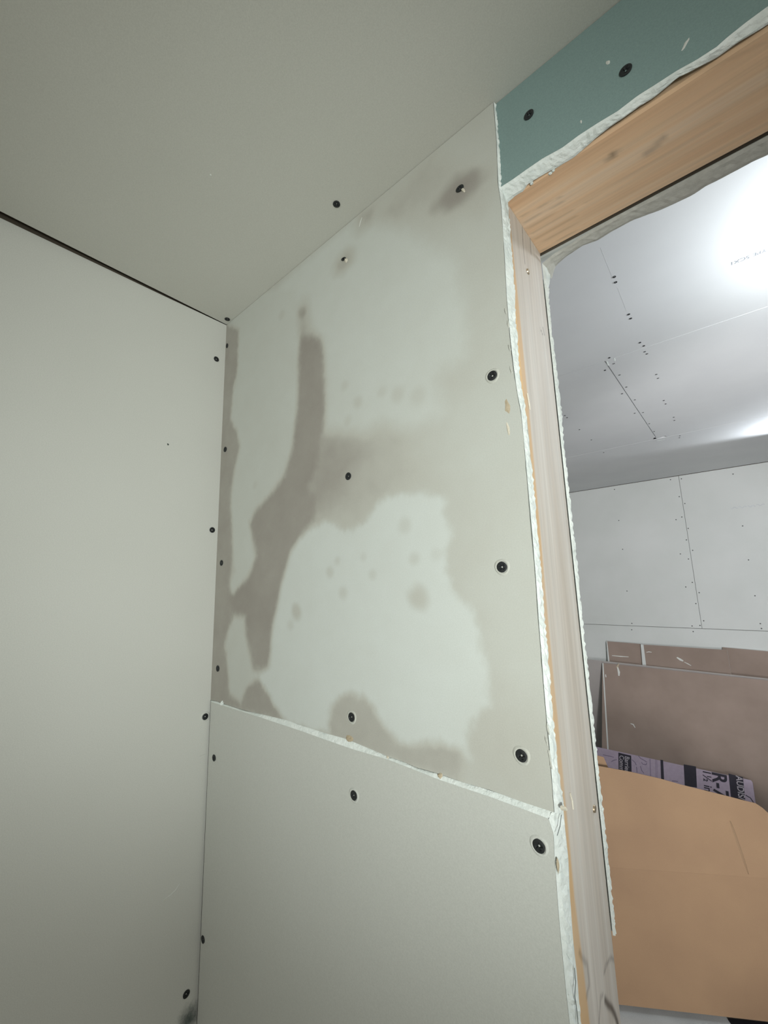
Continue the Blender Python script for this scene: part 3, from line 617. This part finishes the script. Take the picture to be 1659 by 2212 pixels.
# ================================================================== THINGS IN THE FAR ROOM
def lean_at(y_top, z_top, y_bot):
    t = np.array([0, y_top - y_bot, z_top]); t = t / np.linalg.norm(t); n = np.array([0, -t[2], t[1]])
    return np.array([0, y_bot, 0.0]), n, t
def sheet(label, px_tl, px_tr, y_top, z_top, y_bot, th, name, cat, mat_front, x_right=None, group='drywall sheets leaning on the far wall', edge='gypsum'):
    """a board leaning back on the wall: its face cut to the photo's top edge, its foot on the floor"""
    p0, n, t = lean_at(y_top, z_top, y_bot); A_ = at(*px_tl, p0, n); B_ = at(*px_tr, p0, n)
    if x_right is not None: k_ = (x_right - A_[0]) / (B_[0] - A_[0]); B_ = A_ + (B_ - A_) * k_
    C_ = np.array([B_[0], p0[1], 0]); D_ = np.array([A_[0], p0[1], 0])
    e = empty(name, (float((A_[0] + B_[0]) / 2), float(p0[1]), 0), label, cat, None, group)
    loc = np.array(e.location)
    core = slab('gypsum_core', [q - loc - n * 0.0007 for q in (D_, C_, B_, A_)], -n * (th - 0.0014), edge, e)
    for s_, m_ in ((0, mat_front), (1, 'paper_far')):
        o_ = -n * (th - 0.0007) * s_
        slab('face_paper', [q - loc + o_ for q in (D_, C_, B_, A_)], -n * 0.0007, m_, e)
    return e, (A_, B_, C_, D_, n)
YL = YF - 0.016
e5, q5 = sheet('brown backed drywall offcut leaning on the far wall, at right behind the others', (1560, 1398), (1659, 1407), YL - 0.002, 1.12, YL - 0.10, 0.0127, 'drywall_offcut', 'drywall sheet', 'paper_back', 1.55)
e4, q4 = sheet('small brown drywall offcut showing at far left with a white edge, leaning on far wall', (1310, 1385), (1384, 1391), YL - 0.018, 1.10, YL - 0.130, 0.0127, 'drywall_offcut', 'drywall sheet', 'paper_back')
e3, q3 = sheet('brown drywall offcut with thick white left edge and pale scuff, behind the large sheet', (1384, 1392), (1571, 1404), YL - 0.040, 1.09, YL - 0.150, 0.016, 'drywall_offcut', 'drywall sheet', 'paper_back')
e2, q2 = sheet('grey drywall sheet standing directly behind the large brown sheet', (1240, 1421), (1659, 1466), YL - 0.100, 0.93, YL - 0.230, 0.0127, 'drywall_offcut', 'drywall sheet', 'paper_grey', 1.60)
e1, q1_ = sheet('large brown backed drywall sheet in front of the leaning stack with chipped corner', (1301, 1432), (1659, 1470), YL - 0.130, 0.915, YL - 0.560, 0.0127, 'drywall_offcut', 'drywall sheet', 'paper_back', 1.45)
def scuff(e, q, pts, wd, mat='chalk', nm='scuff'):
    n = q[4]; loc = np.array(e.location); ribbon(nm, [at(u, v, q[0], n) - loc for u, v in pts], n, wd, mat, e, 0.0004)
scuff(e1, q1_, [(1334, 1441), (1337, 1452), (1337, 1460)], 0.016); scuff(e1, q1_, [(1308, 1457), (1309, 1463)], 0.010)
scuff(e1, q1_, [(1362, 1563), (1368, 1565), (1372, 1572)], 0.008); scuff(e1, q1_, [(1337, 1433), (1334, 1440), (1332, 1442)], 0.012, 'tan_core')
scuff(e3, q3, [(1462, 1420), (1470, 1425), (1476, 1428)], 0.016); scuff(e3, q3, [(1478, 1430), (1486, 1434), (1493, 1438)], 0.006)
scuff(e3, q3, [(1396, 1409), (1402, 1408), (1408, 1409)], 0.006); scuff(e4, q4, [(1322, 1416), (1340, 1418), (1358, 1419)], 0.008)

def edge_strip(e, q, pts):
    n = q[4]; loc = np.array(e.location); slab('white_edge', [at(u, v, q[0], n) - loc + n * 0.0004 for u, v in pts], -n * 0.0003, 'paper_far', e)
edge_strip(e3, q3, [(1384, 1392.2), (1390, 1392.6), (1399, 1462), (1390, 1462)]); edge_strip(e4, q4, [(1310, 1385.2), (1311.6, 1385.3), (1318, 1440), (1314, 1440)])
edge_strip(e1, q1_, [(1301, 1432.2), (1303.5, 1432.5), (1316, 1640), (1313, 1640)])
# ---- pink rigid foam board
FP0, FN, FT = lean_at(3.30, 0.40, 3.06)
FA, FB = at(1262, 1607.5, FP0, FN), at(1625, 1686, FP0, FN)
fe = empty('foam_board', (float((FA[0] + FB[0]) / 2), 3.06, 0), 'lavender rigid foam board with dark printed bars, behind the cardboard box', 'foam board')
FL = np.array(fe.location); f_dn = -FT
x0f = -0.75
FA2 = FA + (FB - FA) * ((x0f - FA[0]) / (FB[0] - FA[0]))
foot = lambda P: P + f_dn * (P[2] / FT[2])
corner = [FA2, FB - (FB - FA) / np.linalg.norm(FB - FA) * 0.006, FB + f_dn * 0.010, foot(FB), foot(FA2)]
slab('foam_core', [p - FL for p in corner], -FN * 0.038, 'foam', fe)
fl = lambda u, v: at(u, v, FP0, FN) - FL
def bar(pts, mat='foam_ink', nm='printed_bar'): slab(nm, [fl(u, v) + FN * 0.0006 for u, v in pts], -FN * 0.0005, mat, fe)
def c8(*p): return [(1300 + u / 4.621, 1600 + v / 4.621) for u, v in p]
def c9(*p): return [(1560 + u / 16.76, 1640 + v / 16.76) for u, v in p]
bar(c8((165, 118), (293, 150), (298, 330), (168, 300)))
bar(c8((585, 190), (612, 194), (622, 395), (592, 390)))
bar(c8((817, 236), (940, 258), (950, 470), (828, 450)))
bar(c9((228, 520), (752, 650), (850, 1600), (330, 1500)))
bar(c8((478, 180), (484, 181), (490, 370), (484, 370)), 'foam_ink_pale'); bar(c8((535, 188), (539, 189), (545, 372), (541, 372)), 'foam_ink_pale'); bar(c8((548, 190), (551, 190), (557, 374), (554, 374)), 'foam_ink_pale')
xdir = (FB - FA) / np.linalg.norm(FB - FA)
def ftext(s, u, v, size, mat, bold=0.0, sx=1.0, lift=0.0012): text('printed_lettering', s, at(u, v, FP0, FN) - FL + FN * 0.0002, f_dn, xdir, size, mat, fe, lift, sx, bold)
ftext('R-7.5', 1538, 1666, 0.105, 'foam_ink', 0.0025, 0.95); ftext('1½ in', 1518, 1662, 0.060, 'foam_ink', 0.001, 0.9)
ftext('AUDIS/EG', 1589.5, 1675, 0.046, 'foam_white', 0.0006, 0.9)
ftext('Barrier', 1350, 1633, 0.042, 'foam_white', 0.0004, 0.85); ftext('Commercial', 1338.5, 1631, 0.042, 'foam_white', 0.0004, 0.85)
for L in (((365, 150), (385, 175), (420, 195), (450, 215)), ((300, 190), (330, 215), (345, 245)), ((395, 215), (410, 235), (440, 240), (450, 225)), ((345, 260), (350, 290), (352, 320)), ((385, 255), (400, 300), (420, 325)), ((10, 140), (60, 150), (120, 165)), ((95, 210), (120, 195), (150, 190)), ((700, 402), (740, 404), (760, 408))):
    ribbon('printed_line', [fl(*c8(p)[0]) for p in L], FN, 0.005, 'foam_ink_pale', fe, 0.0006, False)
for L in (((850, 1300), (930, 1350), (1020, 1400), (1090, 1500), (1140, 1580)),): ribbon('printed_line', [fl(*c9(p)[0]) for p in L], FN, 0.005, 'foam_ink', fe, 0.0006, False)

# ---- open cardboard box on the floor
gA, gB = on_z(1345, 2171, 0.032), on_z(1659, 2207, 0.032)
dirx = (gB - gA); dirx[2] = 0; dirx /= np.linalg.norm(dirx); bn = np.array([dirx[1], -dirx[0], 0.0])     # bn faces the doorway
BL = gA - dirx * 0.22; BR = gB + dirx * 0.45; th = 0.006
def on_box(u, v): return at(u, v, gA, bn)
zf_l, zf_r = on_box(1340, 1882)[2], on_box(1650, 1890)[2]; zt = (zf_l + zf_r) / 2
cb = empty('cardboard_box', (float((BL[0] + BR[0]) / 2), float((BL[1] + BR[1]) / 2), 0), 'large brown cardboard box with its flap up, standing inside the doorway', 'box')
cl = np.array(cb.location); DEP = 0.42
up3 = lambda P, z: np.array([P[0], P[1], z])
def panel(nm, P, n, mat='cardboard'): return slab(nm, [p - cl for p in P], -np.asarray(n) * th, mat, cb)
zl = lambda t: zt
back = -bn * DEP
panel('front_side', [up3(BL, 0.032), up3(BR, 0.032), up3(BR, zt), up3(BL, zt)], bn)
panel('back_side', [up3(BL + back, 0.032), up3(BR + back, 0.032), up3(BR + back, zt), up3(BL + back, zt)], bn, 'cardboard_inner')
panel('left_side', [up3(BL - bn * 0.007, 0.032), up3(BL + back + bn * 0.002, 0.032), up3(BL + back + bn * 0.002, zt), up3(BL - bn * 0.007, zt)], -dirx)
panel('right_side', [up3(BR - bn * 0.007, 0.032), up3(BR + back + bn * 0.002, 0.032), up3(BR + back + bn * 0.002, zt), up3(BR - bn * 0.007, zt)], dirx)
slab('bottom', [up3(P, 0.028) - cl for P in (BL - bn * 0.012, BR - bn * 0.012, BR + back, BL + back)], (0, 0, 0.004), 'cardboard_inner', cb)
slab('bottom_flap', [up3(P, 0.0005) - cl for P in (BL - bn * 0.10, BR - bn * 0.10, BR + back, BL + back)], (0, 0, 0.0272), 'cardboard_inner', cb)
# upright front flap, tilted back, with its cut right corner
tl = math.radians(9); ftn = bn * math.cos(tl) + np.array([0, 0, 1]) * math.sin(tl); h0 = up3(gA, zt + 0.0002)
on_flap = lambda u, v: at(u, v, h0, ftn)
flap_px = [(1322, 1660), (1365, 1668), (1426, 1682), (1475, 1696), (1524, 1708), (1576, 1721), (1610, 1730), (1632, 1735), (1647, 1745), (1659, 1756), (1690, 1790), (1730, 1850)]
FPx = [on_flap(u, v) for u, v in flap_px]
r_low = up3(BR, zt + 0.0002); l_low = up3(BL, zt + 0.0002)
lft = FPx[0] + (FPx[0] - FPx[1]) / np.linalg.norm(FPx[0] - FPx[1]) * 0.16
crease_t, crease_b = on_flap(1578, 1775), on_flap(1617, 1889)
slab('front_flap', [p - cl for p in [l_low, r_low] + FPx[::-1] + [lft]], -ftn * 0.005, 'cardboard', cb)
# the narrow corner fold lying on the flap right of the crease
slab('side_flap', [on_flap(u, v) - cl - ftn * 0.03 for u, v in ((1285, 1633), (1309, 1639), (1317, 1657), (1340, 1700), (1285, 1700))], -ftn * 0.004, 'cardboard', cb)
ribbon('crease', [on_flap(u, v) - cl for u, v in ((1577, 1773), (1583, 1789), (1591, 1812), (1600, 1838), (1608, 1862), (1617, 1888))], ftn, 0.010, 'cardboard_inner', cb, 0.0028)
sl_n = -dirx * math.cos(0.5) + np.array([0, 0, 1]) * math.sin(0.5)
panel('back_flap', [up3(BL + back, zt), up3(BR + back, zt), up3(BR + back * 1.35, zt - 0.12), up3(BL + back * 1.35, zt - 0.12)], bn * 0.3 + np.array([0, 0, 1.0]), 'cardboard_inner')
# ---- black mat on the floor in front of the box
m0 = on_z(1573, 2204, 0.0); mm = [m0 + np.array([0.0, 0.0, 0]), m0 + dirx * 0.45 - bn * 0.00, m0 + dirx * 0.45 + bn * 0.30, m0 + dirx * 0.03 + bn * 0.30]
mo = slab('rubber_mat', [np.array([p[0], p[1], 0.0003]) for p in mm], (0, 0, 0.006), 'black_rubber'); tag(mo, 'black rubber mat on the floor in front of the cardboard box', 'mat')
